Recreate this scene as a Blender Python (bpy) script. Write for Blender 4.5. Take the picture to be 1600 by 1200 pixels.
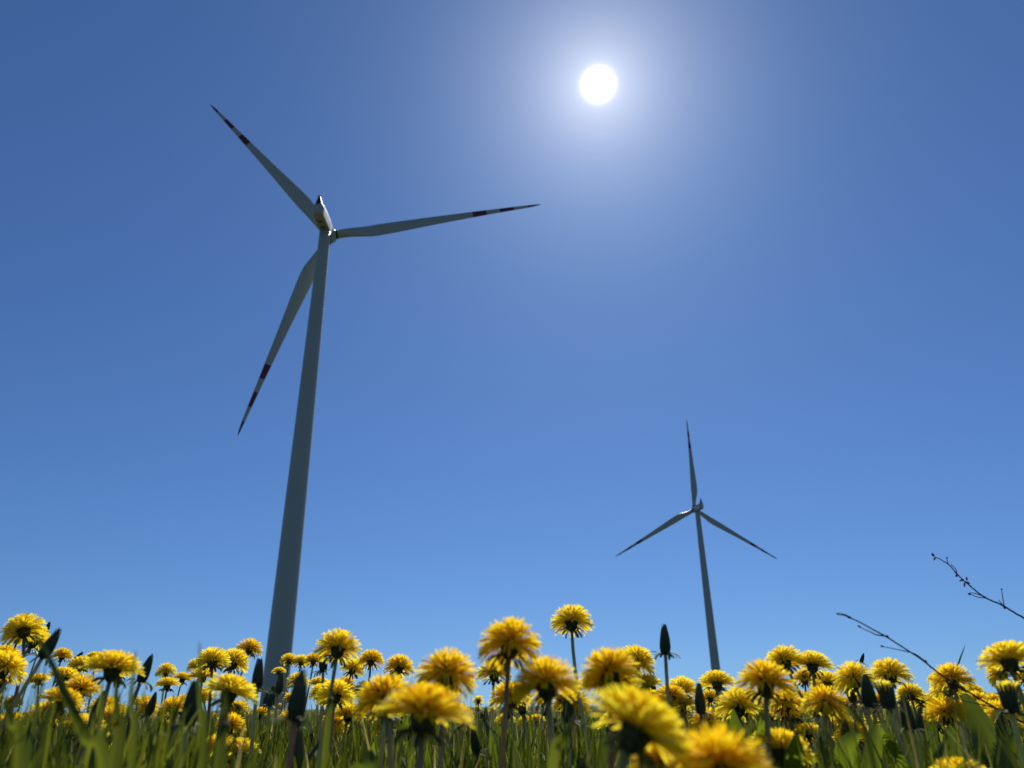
import bpy, math, random
import numpy as np
from mathutils import Vector, Matrix
R_=math.radians
for o in list(bpy.data.objects): bpy.data.objects.remove(o)
sc=bpy.context.scene
# ---------------------------------------------------------------- camera
F=1142.0                                   # focal length in pixels of the 1600 px wide photograph
CAM=Vector((0,0,.19))
ROT=Matrix(((.9999083515,.0135384109,0),(.0054704778,-.4040338621,-.914727671),(-.0123839591,.9146438376,-.4040708946)))
cd=bpy.data.cameras.new('camera'); cam=bpy.data.objects.new('camera',cd); sc.collection.objects.link(cam)
cam.matrix_world=Matrix.Translation(CAM)@ROT.to_4x4()
cd.sensor_width=36; cd.lens=F/1600*36; cd.clip_start=.01; cd.clip_end=20000
cd.dof.use_dof=True; cd.dof.focus_distance=1.5; cd.dof.aperture_fstop=7.8
sc.camera=cam
def at(px,py,d): return CAM+ROT@Vector(((px-800)/F*d,(600-py)/F*d,-d))
# ---------------------------------------------------------------- sky, sun, exposure
SUN=Vector((.1138296,.68968543,.71510617)).normalized()
EL=math.asin(SUN.z); AZ=math.atan2(SUN.x,SUN.y)
w=bpy.data.worlds.new('World'); sc.world=w; w.use_nodes=True
nt=w.node_tree; nt.nodes.clear()
def N(tree,t,**k):
    n=tree.nodes.new(t)
    for a,b in k.items(): setattr(n,a,b)
    return n
sky=N(nt,'ShaderNodeTexSky',sky_type='NISHITA',sun_disc=False,sun_elevation=EL,sun_rotation=AZ,altitude=300,air_density=1.0,dust_density=.25,ozone_density=3.0)
hs=N(nt,'ShaderNodeGamma'); hs.inputs['Gamma'].default_value=.95
tc=N(nt,'ShaderNodeTexCoord'); lift=N(nt,'ShaderNodeVectorMath',operation='ADD'); lift.inputs[1].default_value=(0,0,.055)
nt.links.new(tc.outputs['Generated'],lift.inputs[0]); nrm_=N(nt,'ShaderNodeVectorMath',operation='NORMALIZE'); nt.links.new(lift.outputs[0],nrm_.inputs[0]); nt.links.new(nrm_.outputs[0],sky.inputs['Vector'])
tint=N(nt,'ShaderNodeMix',data_type='RGBA',blend_type='MULTIPLY'); tint.inputs[0].default_value=1; tint.inputs[7].default_value=(.405,.612,.90,1)
nt.links.new(sky.outputs[0],hs.inputs['Color']); nt.links.new(hs.outputs[0],tint.inputs[6])
# the sun itself and the aureole of scattered light round it, by sky direction
dot=N(nt,'ShaderNodeVectorMath',operation='DOT_PRODUCT'); dot.inputs[1].default_value=SUN
nt.links.new(tc.outputs['Generated'],dot.inputs[0])
ac=N(nt,'ShaderNodeMath',operation='ARCCOSINE'); nt.links.new(dot.outputs['Value'],ac.inputs[0])
dg=N(nt,'ShaderNodeMath',operation='MULTIPLY'); dg.inputs[1].default_value=180/math.pi; nt.links.new(ac.outputs[0],dg.inputs[0])
def glow(width,power,col,amp):
    a=N(nt,'ShaderNodeMath',operation='DIVIDE'); a.inputs[1].default_value=width; nt.links.new(dg.outputs[0],a.inputs[0])
    b=N(nt,'ShaderNodeMath',operation='POWER'); b.inputs[1].default_value=power; nt.links.new(a.outputs[0],b.inputs[0])
    c=N(nt,'ShaderNodeMath',operation='MULTIPLY'); c.inputs[1].default_value=-1; nt.links.new(b.outputs[0],c.inputs[0])
    e=N(nt,'ShaderNodeMath',operation='EXPONENT'); nt.links.new(c.outputs[0],e.inputs[0])
    m=N(nt,'ShaderNodeMix',data_type='RGBA'); nt.links.new(e.outputs[0],m.inputs[0])
    m.inputs[6].default_value=(0,0,0,1); m.inputs[7].default_value=(col[0]*amp,col[1]*amp,col[2]*amp,1)
    return m.outputs[2]
def addc(x,y):
    m=N(nt,'ShaderNodeMix',data_type='RGBA',blend_type='ADD'); m.inputs[0].default_value=1
    nt.links.new(x,m.inputs[6]); nt.links.new(y,m.inputs[7]); return m.outputs[2]
c=tint.outputs[2]
GL=[(.80,2.4,(1,.98,.94),60),(2.3,1.0,(1,.93,.84),6.5),(7.4,1.6,(.94,.97,1.0),2.1),(16,1.5,(.9,.9,1.0),.25)]
for g in GL: c=addc(c,glow(*g))
bg=N(nt,'ShaderNodeBackground'); bg.inputs['Strength'].default_value=.10; nt.links.new(c,bg.inputs['Color'])
wo=N(nt,'ShaderNodeOutputWorld'); nt.links.new(bg.outputs[0],wo.inputs[0])
sd=bpy.data.lights.new('sun','SUN'); sd.energy=5.0; sd.angle=R_(.53); sd.color=(1,.95,.87)
so=bpy.data.objects.new('sun',sd); sc.collection.objects.link(so); so.rotation_euler=SUN.to_track_quat('Z','Y').to_euler()
sc.view_settings.view_transform='Standard'; sc.view_settings.look='None'; sc.view_settings.exposure=0; sc.view_settings.gamma=1
sc.render.engine='CYCLES'; sc.cycles.max_bounces=8; sc.cycles.transmission_bounces=6
sc.render.resolution_x=1024; sc.render.resolution_y=768
# ---------------------------------------------------------------- helpers
col=sc.collection
rnd=random.Random(11); npr=np.random.default_rng(5)
def newmat(name): 
    m=bpy.data.materials.new(name); m.use_nodes=True; t=m.node_tree; t.nodes.clear()
    return m,t
def paint(name,colr,rough=.5,spec=.4,noise=.12,scale=3.,coord='Object'):
    m,t=newmat(name); p=N(t,'ShaderNodeBsdfPrincipled'); o=N(t,'ShaderNodeOutputMaterial'); t.links.new(p.outputs[0],o.inputs[0])
    tcn=N(t,'ShaderNodeTexCoord'); nz=N(t,'ShaderNodeTexNoise'); nz.inputs['Scale'].default_value=scale; nz.inputs['Detail'].default_value=5
    t.links.new(tcn.outputs[coord],nz.inputs['Vector'])
    mx=N(t,'ShaderNodeMix',data_type='RGBA'); t.links.new(nz.outputs['Fac'],mx.inputs[0])
    mx.inputs[6].default_value=(*[x*(1-noise) for x in colr],1); mx.inputs[7].default_value=(*[min(1,x*(1+noise)) for x in colr],1)
    t.links.new(mx.outputs[2],p.inputs['Base Color']); p.inputs['Roughness'].default_value=rough; p.inputs['Specular IOR Level'].default_value=spec
    return m
def leafy(name,ramp,trans=.5,rough=.45,spec=.35,tcol=(1,1,1),objrand=.12):
    """thin plant tissue: colour by the mesh attribute 'tone', part of the light shines through"""
    m,t=newmat(name); o=N(t,'ShaderNodeOutputMaterial')
    at_=N(t,'ShaderNodeAttribute',attribute_name='tone'); oi=N(t,'ShaderNodeObjectInfo')
    ma=N(t,'ShaderNodeMath',operation='MULTIPLY_ADD'); ma.inputs[1].default_value=objrand; ma.inputs[2].default_value=-objrand/2; t.links.new(oi.outputs['Random'],ma.inputs[0])
    ad=N(t,'ShaderNodeMath',operation='ADD',use_clamp=True); t.links.new(at_.outputs['Fac'],ad.inputs[0]); t.links.new(ma.outputs[0],ad.inputs[1])
    cr=N(t,'ShaderNodeValToRGB'); el=cr.color_ramp.elements
    while len(el)<len(ramp): el.new(.5)
    for e,(p_,c_) in zip(el,ramp): e.position=p_; e.color=(*c_,1)
    t.links.new(ad.outputs[0],cr.inputs[0])
    p=N(t,'ShaderNodeBsdfPrincipled'); p.inputs['Roughness'].default_value=rough; p.inputs['Specular IOR Level'].default_value=spec
    t.links.new(cr.outputs[0],p.inputs['Base Color'])
    tr=N(t,'ShaderNodeBsdfTranslucent'); tm=N(t,'ShaderNodeMix',data_type='RGBA',blend_type='MULTIPLY'); tm.inputs[0].default_value=1; tm.inputs[7].default_value=(*tcol,1)
    t.links.new(cr.outputs[0],tm.inputs[6]); t.links.new(tm.outputs[2],tr.inputs[0])
    ms=N(t,'ShaderNodeMixShader'); ms.inputs[0].default_value=trans
    t.links.new(p.outputs[0],ms.inputs[1]); t.links.new(tr.outputs[0],ms.inputs[2]); t.links.new(ms.outputs[0],o.inputs[0])
    return m
M={}
M['lemon']=leafy('petal_lemon',[(0,(.93,.62,.012)),(.5,(.96,.78,.02)),(1,(.97,.88,.08))],trans=.62,rough=.6,spec=.15)
M['gold']=leafy('petal_gold',[(0,(.90,.55,.008)),(.5,(.95,.71,.012)),(1,(.96,.83,.05))],trans=.62,rough=.6,spec=.15)
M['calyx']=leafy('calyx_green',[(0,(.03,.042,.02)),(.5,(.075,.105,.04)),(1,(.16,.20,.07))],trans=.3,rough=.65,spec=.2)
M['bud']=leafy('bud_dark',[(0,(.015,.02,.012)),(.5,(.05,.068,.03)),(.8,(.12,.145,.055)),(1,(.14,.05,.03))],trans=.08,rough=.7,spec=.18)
M['stem']=leafy('stem_green',[(0,(.32,.19,.14)),(.35,(.38,.36,.22)),(1,(.40,.47,.22))],trans=.5,rough=.4,objrand=.7)
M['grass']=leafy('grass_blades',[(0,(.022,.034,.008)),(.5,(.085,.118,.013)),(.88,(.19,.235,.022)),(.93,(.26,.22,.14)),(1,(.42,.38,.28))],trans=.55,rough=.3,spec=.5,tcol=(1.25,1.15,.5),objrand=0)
M['blade']=leafy('near_blade_green',[(0,(.03,.045,.012)),(.5,(.10,.13,.03)),(1,(.19,.25,.03))],trans=.68,rough=.55,spec=.15,tcol=(1.25,1.15,.5),objrand=0)
M['leaf']=leafy('broad_leaf_green',[(0,(.03,.05,.012)),(1,(.13,.19,.02))],trans=.6,rough=.3,spec=.5,tcol=(1.4,1.3,.6))
M['twig']=paint('twig_bark',(.11,.07,.055),.6,.3,.35,400)
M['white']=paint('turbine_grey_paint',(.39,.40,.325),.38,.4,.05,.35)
M['red']=paint('turbine_red_paint',(.12,.012,.014),.4,.4,.05,.5)
M['dark']=paint('dark_metal',(.02,.022,.025),.5,.4,.1,2)
class MB:
    def __init__(s): s.v=[]; s.f=[]; s.m=[]; s.t=[]
    def add(s,vs,fs,mi=0,tone=.5):
        b=len(s.v); s.v+= [tuple(x) for x in vs]; s.f+=[tuple(b+i for i in f) for f in fs]; s.m+=[mi]*len(fs)
        s.t+= list(tone) if hasattr(tone,'__len__') else [tone]*len(vs)
    def mesh(s,name,mats,smooth=False):
        me=bpy.data.meshes.new(name); me.from_pydata(s.v,[],s.f)
        for m in mats: me.materials.append(m)
        me.polygons.foreach_set('material_index',s.m)
        if smooth: me.polygons.foreach_set('use_smooth',[True]*len(s.f))
        a=me.attributes.new('tone','FLOAT','POINT'); a.data.foreach_set('value',s.t); me.update(); return me
    def obj(s,name,mats,parent=None,smooth=True,mesh=None): return link(name,s.mesh(name,mats,smooth),parent)
def link(name,me,parent=None,mw=None):
    o=bpy.data.objects.new(name,me); col.objects.link(o)
    if parent: o.parent=parent
    if mw is not None: o.matrix_local=mw
    return o
def tag(o,label=None,cat=None,group=None,kind=None):
    for k,v in (('label',label),('category',cat),('group',group),('kind',kind)):
        if v: o[k]=v
    return o
def thing(name,loc,label,cat,group=None,rz=0):
    o=bpy.data.objects.new(name,None); o.empty_display_size=.02; col.objects.link(o); o.location=loc; o.rotation_euler=(0,0,rz)
    return tag(o,label,cat,group)
def tube(mb,pts,rads,n=8,mi=0,tone=.5,cap=True):
    pts=[Vector(p) for p in pts]; vs=[]; tn=[]
    x=None
    for i,p in enumerate(pts):
        d=(pts[min(i+1,len(pts)-1)]-pts[max(i-1,0)]).normalized()
        if x is None: x=d.orthogonal().normalized()
        x=(x-d*x.dot(d)).normalized(); y=d.cross(x)
        r=rads[i] if hasattr(rads,'__len__') else rads
        for k in range(n):
            a=2*math.pi*k/n; vs.append(p+x*math.cos(a)*r+y*math.sin(a)*r)
            tn.append(tone[i] if hasattr(tone,'__len__') else tone)
    fs=[(i*n+k,i*n+(k+1)%n,(i+1)*n+(k+1)%n,(i+1)*n+k) for i in range(len(pts)-1) for k in range(n)]
    if cap: fs+=[tuple(reversed(range(n))),tuple(range((len(pts)-1)*n,len(pts)*n))]
    mb.add(vs,fs,mi,tn)
def bez(p0,p1,p2,p3,n):
    return [p0*(1-t)**3+p1*3*t*(1-t)**2+p2*3*t*t*(1-t)+p3*t**3 for t in [i/n for i in range(n+1)]]
def smoothpath(pts,n=6):
    out=[]; P=[pts[0]]+list(pts)+[pts[-1]]
    for i in range(1,len(P)-2):
        for k in range(n):
            t=k/n; a,b,c_,d=P[i-1],P[i],P[i+1],P[i+2]
            out.append(.5*((2*b)+(c_-a)*t+(2*a-5*b+4*c_-d)*t*t+(3*b-a-3*c_+d)*t**3))
    return out+[pts[-1]]
# ---------------------------------------------------------------- terrain
def terrain():
    rs=[0,.5,1,2,4,8,15,30,60,110,180,260,340,430,520,620,750,1000,1500,2500,4500,9000]; na=144
    vs=[(0,0,0)]; 
    for r in rs[1:]:
        for k in range(na):
            a=2*math.pi*k/na; x,y=math.sin(a)*r,math.cos(a)*r
            ad=math.degrees(a)
            h=0
            if 20<ad<150:
                s=min(1,(ad-24)/16) if ad>24 else 0
                s=max(0,s)*min(1,(150-ad)/40)
                g=math.exp(-((r-430)/170)**2) if r<430 else math.exp(-((r-430)/900)**2)
                h=9.5*s**1.3*g
            h+= .5*math.sin(x*.011+1)*math.cos(y*.009)*min(1,r/200)
            vs.append((x,y,h))
    fs=[(0,1+k,1+(k+1)%na) for k in range(na)]
    for i in range(len(rs)-2):
        for k in range(na):
            a=1+i*na+k; b=1+i*na+(k+1)%na; fs.append((a,a+na,b+na,b))
    m,t=newmat('meadow_ground'); p=N(t,'ShaderNodeBsdfPrincipled'); o=N(t,'ShaderNodeOutputMaterial'); t.links.new(p.outputs[0],o.inputs[0])
    tcn=N(t,'ShaderNodeTexCoord'); n1=N(t,'ShaderNodeTexNoise'); n1.inputs['Scale'].default_value=.05; n1.inputs['Detail'].default_value=12
    t.links.new(tcn.outputs['Object'],n1.inputs['Vector']); cr=N(t,'ShaderNodeValToRGB'); e=cr.color_ramp.elements
    e[0].position=.3; e[0].color=(.06,.07,.03,1); e[1].position=.7; e[1].color=(.15,.13,.045,1); x=e.new(.5); x.color=(.08,.09,.035,1)
    t.links.new(n1.outputs['Fac'],cr.inputs[0])
    n2=N(t,'ShaderNodeTexNoise'); n2.inputs['Scale'].default_value=12; n2.inputs['Detail'].default_value=10; t.links.new(tcn.outputs['Object'],n2.inputs['Vector'])
    mx=N(t,'ShaderNodeMix',data_type='RGBA',blend_type='MULTIPLY'); mx.inputs[0].default_value=.7; t.links.new(cr.outputs[0],mx.inputs[6]); t.links.new(n2.outputs['Color'],mx.inputs[7])
    t.links.new(mx.outputs[2],p.inputs['Base Color']); p.inputs['Roughness'].default_value=.95; p.inputs['Specular IOR Level'].default_value=.1
    mb=MB(); mb.add(vs,fs); tag(mb.obj('ground',[m],smooth=True),kind='structure')
terrain()
# ---------------------------------------------------------------- wind turbines
def turbine(base,H,yaw,tilt,phase,label,Rr=50.):
    """hub at height H, 4 m in front of the tower axis; yaw = direction the rotor faces"""
    T=thing('wind_turbine',base,label,'wind turbine','wind turbines standing in the meadow')
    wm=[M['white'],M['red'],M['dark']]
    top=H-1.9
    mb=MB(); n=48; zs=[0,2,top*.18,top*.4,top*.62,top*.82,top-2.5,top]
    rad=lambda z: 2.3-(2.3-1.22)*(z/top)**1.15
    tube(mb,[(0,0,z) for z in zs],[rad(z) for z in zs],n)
    tube(mb,[(0,0,-.2),(0,0,.12)],[3.2,3.1],n); mb.obj('tower',wm,T)
    for z in (top*.27,top*.55,top*.8):
        q=MB(); tube(q,[(0,0,z-.045),(0,0,z+.045)],[rad(z)+.006]*2,n); q.obj('flange_ring',wm,T)
    q=MB(); a0=R_(200)
    for i in range(1):
        vs=[]; 
        for z in (.9,3.0):
            for k in range(5):
                a=a0+(k-2)*.09; r=rad(z)+.05; vs.append((math.sin(a)*r,math.cos(a)*r,z))
        q.add(vs,[(k,k+1,k+6,k+5) for k in range(4)])
    q.obj('door',[M['dark']],T)
    # frame: n forward (to hub), a side, b up
    nn=Vector((math.sin(yaw)*math.cos(tilt),math.cos(yaw)*math.cos(tilt),math.sin(tilt)))
    aa=nn.cross(Vector((0,0,1))).normalized(); bb=aa.cross(nn)
    hub=Vector((0,0,H))+nn*4
    def W(x,y,z): return hub+aa*x+nn*y+bb*z
    # nacelle: rounded box lofted along its axis
    prof=[(-1.9,1.0,-.1,.9),(-2.1,1.1,-1.2,1.2),(-4.5,1.2,-1.5,1.3),(-8.5,1.2,-1.55,1.3),(-10.6,1.12,-1.45,1.3),(-11.4,.95,-1.0,1.25),(-11.5,.85,-.8,1.15)]
    mb=MB(); sec=20
    for i,(y,hw,z0,z1) in enumerate(prof):
        if i==0: z0=-1.2
        for k in range(sec):
            a=2*math.pi*k/sec; cx=math.copysign(abs(math.cos(a))**.22,math.cos(a)); sz=math.copysign(abs(math.sin(a))**.22,math.sin(a))
            mb.v.append(tuple(W(cx*hw,y,(z0+z1)/2+sz*(z1-z0)/2))); mb.t.append(.5)
    fs=[(i*sec+k,i*sec+(k+1)%sec,(i+1)*sec+(k+1)%sec,(i+1)*sec+k) for i in range(len(prof)-1) for k in range(sec)]
    fs+=[tuple(reversed(range(sec))),tuple(range((len(prof)-1)*sec,len(prof)*sec))]
    mb.f=fs; mb.m=[0]*len(fs); na=mb.obj('nacelle',wm,T,smooth=False)
    def box(mb,x0,x1,y0,y1,z0,z1,mi=0,tx=1,ty=1):
        cx,cy=(x0+x1)/2,(y0+y1)/2
        v=[W(x,y,z0) for x,y in((x0,y0),(x1,y0),(x1,y1),(x0,y1))]+[W(cx+(x-cx)*tx,cy+(y-cy)*ty,z1) for x,y in((x0,y0),(x1,y0),(x1,y1),(x0,y1))]
        mb.add(v,[(0,3,2,1),(4,5,6,7),(0,1,5,4),(1,2,6,5),(2,3,7,6),(3,0,4,7)],mi)
    for y in (-8.6,-6.4):
        q=MB(); box(q,-.5,.5,y-.22,y+.22,-1.62,-1.5); q.obj('vent_slot',[M['dark']],na)
    q=MB(); tube(q,[(0,0,H-2.35),(0,0,H-1.6)],[1.25,1.25],32); q.obj('yaw_collar',wm,T)
    # tapering cooler fin at the tail with a little sensor bar
    q=MB(); box(q,-.75,.75,-11.3,-10.4,1.2,3.5,0,.24,.5); fn=q.obj('tail_mast',wm,T,smooth=False)
    q=MB(); v=[W(x,y,z) for x,y,z in ((-.72,-11.34,1.24),(.5,-11.34,1.24),(.1,-11.10,3.5),(-.17,-11.10,3.5))]
    q.add(v,[(0,1,2,3)]); q.obj('cooler_grille',[M['dark']],fn,smooth=False)
    q=MB(); box(q,-.5,.5,-10.93,-10.77,3.52,3.62); box(q,-.06,.06,-10.9,-10.8,3.62,3.8)
    for sx in(-.48,.38): box(q,sx,sx+.1,-10.92,-10.78,3.62,3.85)
    q.obj('sensor_bar',[M['dark']],fn,smooth=False)
    # hub and spinner
    mb=MB(); pr=[(-2.0,1.25),(-1.2,1.62),(0,1.75),(1.0,1.55),(1.9,1.0),(2.35,.45),(2.5,.02)]
    tube(mb,[W(0,y,0) for y,_ in pr],[r for _,r in pr],28); mb.obj('hub',wm,T)
    # blades
    fr=[0,.02,.04,.07,.11,.16,.20,.26,.34,.44,.54,.60,.662,.73,.795,.865,.933,.965,.985,1.0]
    ch=[2.0,2.0,2.0,2.15,2.6,3.15,3.35,3.2,2.85,2.4,2.0,1.8,1.58,1.32,1.12,.92,.70,.52,.34,.08]
    nc=16
    for k in range(3):
        ang=phase+k*2*math.pi/3
        e=aa*math.cos(ang)+bb*math.sin(ang)          # span direction
        te=aa*math.sin(ang)-bb*math.cos(ang)         # trailing side (clockwise seen from behind)
        mb=MB(); vs=[]
        for i,(s,c_) in enumerate(zip(fr,ch)):
            r=1.2+s*(Rr-1.2); tw=R_(14*(1-s)**1.6-1); blend=min(1,max(0,(s-.03)/.13)); blend=blend*blend*(3-2*blend)
            off=nn*(1.55*s**2.2); cdir=(te*math.cos(tw)-nn*math.sin(tw)); tdir=e.cross(cdir).normalized()
            th=c_*(.5*(1-blend)+ (.16-.05*s)*blend)   # half thickness
            for j in range(nc):
                a=2*math.pi*j/nc; cx=math.cos(a); sy=math.sin(a)
                xr=cx*c_/2
                xa=(cx+1)/2*c_-.30*c_-.0*s            # chord from -.3c to +.7c
                xa-= .55*blend*0
                ya=sy*th*(1-.55*(cx+1)/2) if cx>-.2 else sy*th
                x=xr*(1-blend)+xa*blend; y=sy*c_/2*(1-blend)+ya*blend
                vs.append(hub+e*r+off+cdir*x+tdir*y)
        fs=[];mi=[]
        for i in range(len(fr)-1):
            mid=(fr[i]+fr[i+1])/2
            red=.662<mid<.73 or .795<mid<.865 or mid>.933
            for j in range(nc): fs.append((i*nc+j,i*nc+(j+1)%nc,(i+1)*nc+(j+1)%nc,(i+1)*nc+j)); mi.append(1 if red else 0)
        fs+=[tuple(reversed(range(nc))),tuple(range((len(fr)-1)*nc,len(fr)*nc))]; mi+=[0,1]
        mb.add(vs,fs); mb.m=mi; bl=mb.obj('blade',wm,T)
        # root collar and the strip of vortex generators on the inner trailing part
        q=MB(); tube(q,[hub+e*1.5,hub+e*1.95],[1.08,1.08],24); q.obj('root_collar',[M['dark']],bl)
    return T
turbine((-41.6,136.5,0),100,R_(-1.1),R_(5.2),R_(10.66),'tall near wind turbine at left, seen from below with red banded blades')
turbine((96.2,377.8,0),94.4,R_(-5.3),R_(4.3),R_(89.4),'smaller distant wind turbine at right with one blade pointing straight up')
# ---------------------------------------------------------------- dandelion meshes (shared)
def petal(mb,base,th,ph,L,wd,bend,tone,twist,seg=4,mi=0):
    """one ligule: starts at base, polar angle th from +Z bending outward by bend, truncated tip"""
    out=Vector((math.cos(ph),math.sin(ph),0)); up=Vector((0,0,1)); side=Vector((-math.sin(ph),math.cos(ph),0))
    p=Vector(base); a=th; vs=[]; tn=[]
    for i in range(seg+1):
        t=i/seg
        d=up*math.cos(a)+out*math.sin(a)
        nrm=out*math.cos(a)-up*math.sin(a)
        sv=side*math.cos(twist)+nrm*math.sin(twist)
        ww=wd*(.45+.75*min(1,t*1.8)) * (1 if t<.95 else .72)/2
        vs+= [p-sv*ww,p+sv*ww]; tn+=[max(0,tone-.25*(1-t))]*2
        a+=bend/seg; p=p+d*(L/seg)
    mb.add(vs,[(2*i,2*i+1,2*i+3,2*i+2) for i in range(seg)],mi,tn)
def make_head(kind,seed,mat,n=350,seg=4,fat=.86):
    r=random.Random(seed); mb=MB()
    for i in range(n):
        t=(i+.5)/n; ph=i*2.39996+r.uniform(-.15,.15)
        q=t**.55
        if kind=='dome':   th=R_(4+92*q); bend=R_(8+38*q); L=.0160+.0045*q
        elif kind=='flat': th=R_(10+74*q); bend=R_(4+26*q); L=.012+.0095*q
        else:              th=R_(3+104*q); bend=R_(8+48*q); L=.0165+.0040*q   # round
        th+=r.gauss(0,R_(3)); bend+=r.gauss(0,R_(6)); L*=r.uniform(.91,1.04)
        if r.random()<.03: bend+=R_(35)
        rr=.0052*math.sqrt(t)
        base=(math.cos(ph)*rr,math.sin(ph)*rr,.0105-.003*t)
        tone=.25+.6*q+r.uniform(-.22,.22)
        petal(mb,base,th,ph,L,.00165*fat*r.uniform(.8,1.15),bend,min(1,max(0,tone)),r.gauss(0,.45),seg)
    # stigmas: thin upright threads in the centre
    for i in range(int(n*.35)):
        ph=r.uniform(0,6.283); q=math.sqrt(r.random()); th=R_(50*q)
        petal(mb,(math.cos(ph)*.004*q,math.sin(ph)*.004*q,.011),th,ph,.0125*r.uniform(.8,1.1),.0007*fat,R_(15),r.uniform(0,.3),0,2)
    return mb.mesh('dandelion_petals',[M[mat]])
def make_calyx(seed,seg=4,reflex=True):
    r=random.Random(seed); mb=MB()
    pr=[(-.002,.0022),(.0,.0042),(.003,.0062),(.007,.0064),(.0105,.0060),(.0115,.003)]
    tube(mb,[(0,0,z) for z,_ in pr],[x for _,x in pr],14,0,.35)
    for i in range(16):   # inner bracts, upright and overlapping the cup
        ph=i*6.283/16+r.uniform(-.08,.08)
        petal(mb,(math.cos(ph)*.0056,math.sin(ph)*.0056,.001),R_(6),ph,.0135*r.uniform(.85,1.1),.0030,R_(30),r.uniform(.2,.6),r.gauss(0,.15),seg)
    for i in range(15):   # outer bracts, bent back down along the stem
        ph=i*6.283/15+r.uniform(-.2,.2)
        petal(mb,(math.cos(ph)*.0044,math.sin(ph)*.0044,.001),R_(r.uniform(80,105)),ph,.0125*r.uniform(.7,1.15),.0024,R_(r.uniform(40,95)),r.uniform(.3,1),r.gauss(0,.3),seg)
    return mb.mesh('dandelion_calyx',[M['calyx']])
def make_bud(seed,open_=False):
    """closed head: long tapering cone of overlapping dark bracts"""
    r=random.Random(seed); mb=MB()
    pr=[(-.001,.0022),(.001,.0040),(.005,.0050),(.010,.0049),(.016,.0042),(.021,.0032),(.0250,.0021),(.027,.0008)]
    if open_: pr=pr[:4]+[(.015,.0054)]
    tube(mb,[(0,0,z) for z,_ in pr],[x*.93 for _,x in pr],16,0,.25)
    for i in range(15):
        ph=i*6.283/15+r.uniform(-.06,.06)
        out=Vector((math.cos(ph),math.sin(ph),0)); side=Vector((-out.y,out.x,0))
        vs=[];tn=[]; L=r.uniform(.9,1.08)
        prof=[(0,.0040,.0024),(.006,.0053,.0027),(.013,.0049,.0025),(.020,.0037,.0019),(.0275,.0019,.0008)]
        if open_: prof=[(0,.0046,.0026),(.006,.0058,.0030),(.012,.0060,.0028),(.017,.0068,.0022),(.021,.0080,.0010)]
        for j,(z,ra,wd) in enumerate(prof):
            c_=out*ra+Vector((0,0,z*L)); vs+=[c_-side*wd/2,c_+out*.0005,c_+side*wd/2]; tt=[.2,.35,.5,.75,1.][j]; tn+=[min(.85,tt*.7+.35),tt*.6,min(.85,tt*.7+.35)]
        mb.add(vs,[f for j in range(4) for f in ((3*j,3*j+1,3*j+4,3*j+3),(3*j+1,3*j+2,3*j+5,3*j+4))],0,tn)
    if not open_:
        for i in range(14): # withered petal tuft at the tip
            ph=r.uniform(0,6.283); petal(mb,(0,0,.0235),R_(r.uniform(0,22)),ph,.006*r.uniform(.6,1.1),.0012,R_(10),r.uniform(.75,1),r.gauss(0,.5),2)
    return mb.mesh('closed_head',[M['bud']])
def make_budbracts(seed):
    r=random.Random(seed); mb=MB()
    for i in range(13):
        ph=i*6.283/13+r.uniform(-.2,.2)
        petal(mb,(math.cos(ph)*.005,math.sin(ph)*.005,.001),R_(r.uniform(70,110)),ph,.011*r.uniform(.7,1.3),.0022,R_(r.uniform(20,110)),r.uniform(.5,1),r.gauss(0,.3),4)
    return mb.mesh('outer_bracts',[M['calyx']])
def make_tuft(seed):
    r=random.Random(seed); mb=MB()
    for i in range(70):
        t=i/70; ph=i*2.4; petal(mb,(math.cos(ph)*.004*t,math.sin(ph)*.004*t,.012),R_(2+20*t+r.gauss(0,3)),ph,.0105*r.uniform(.8,1.1),.0019,R_(10),.4+.5*r.random(),r.gauss(0,.3),3)
    return mb.mesh('dandelion_petals',[M['lemon']])
HEADS={(k,m,i):make_head(k,hash_,M and m) for hash_,(k,m,i) in enumerate([(k,m,i) for k in('dome','flat','round') for m in('lemon','gold') for i in range(3)],100)}
CAL=[make_calyx(200+i) for i in range(4)]; BUD=[make_bud(300+i) for i in range(3)]; BRB=[make_budbracts(320+i) for i in range(3)]
OPB=[make_bud(340,True)]; TUF=[make_tuft(350)]
def axis_of(a,b):  # a: lean to the right, b: lean towards the camera (degrees)
    return Vector((math.tan(R_(a)),-math.tan(R_(b)),1)).normalized()
def stem_mesh(p1,ax,r0,r1,hue,rg):
    """stem from the ground (0,0,0) to p1, arriving along ax"""
    L=p1.length
    pts=bez(Vector((0,0,-.01)),Vector((rg.uniform(-.01,.01),rg.uniform(-.01,.01),L*.35)),p1-ax*L*.32,p1,12)
    mb=MB(); tube(mb,pts,[r0+(r1-r0)*i/12 for i in range(13)],9,0,[min(1,max(0,hue+.25*(1-i/12)-.1)) for i in range(13)])
    return mb
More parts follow.
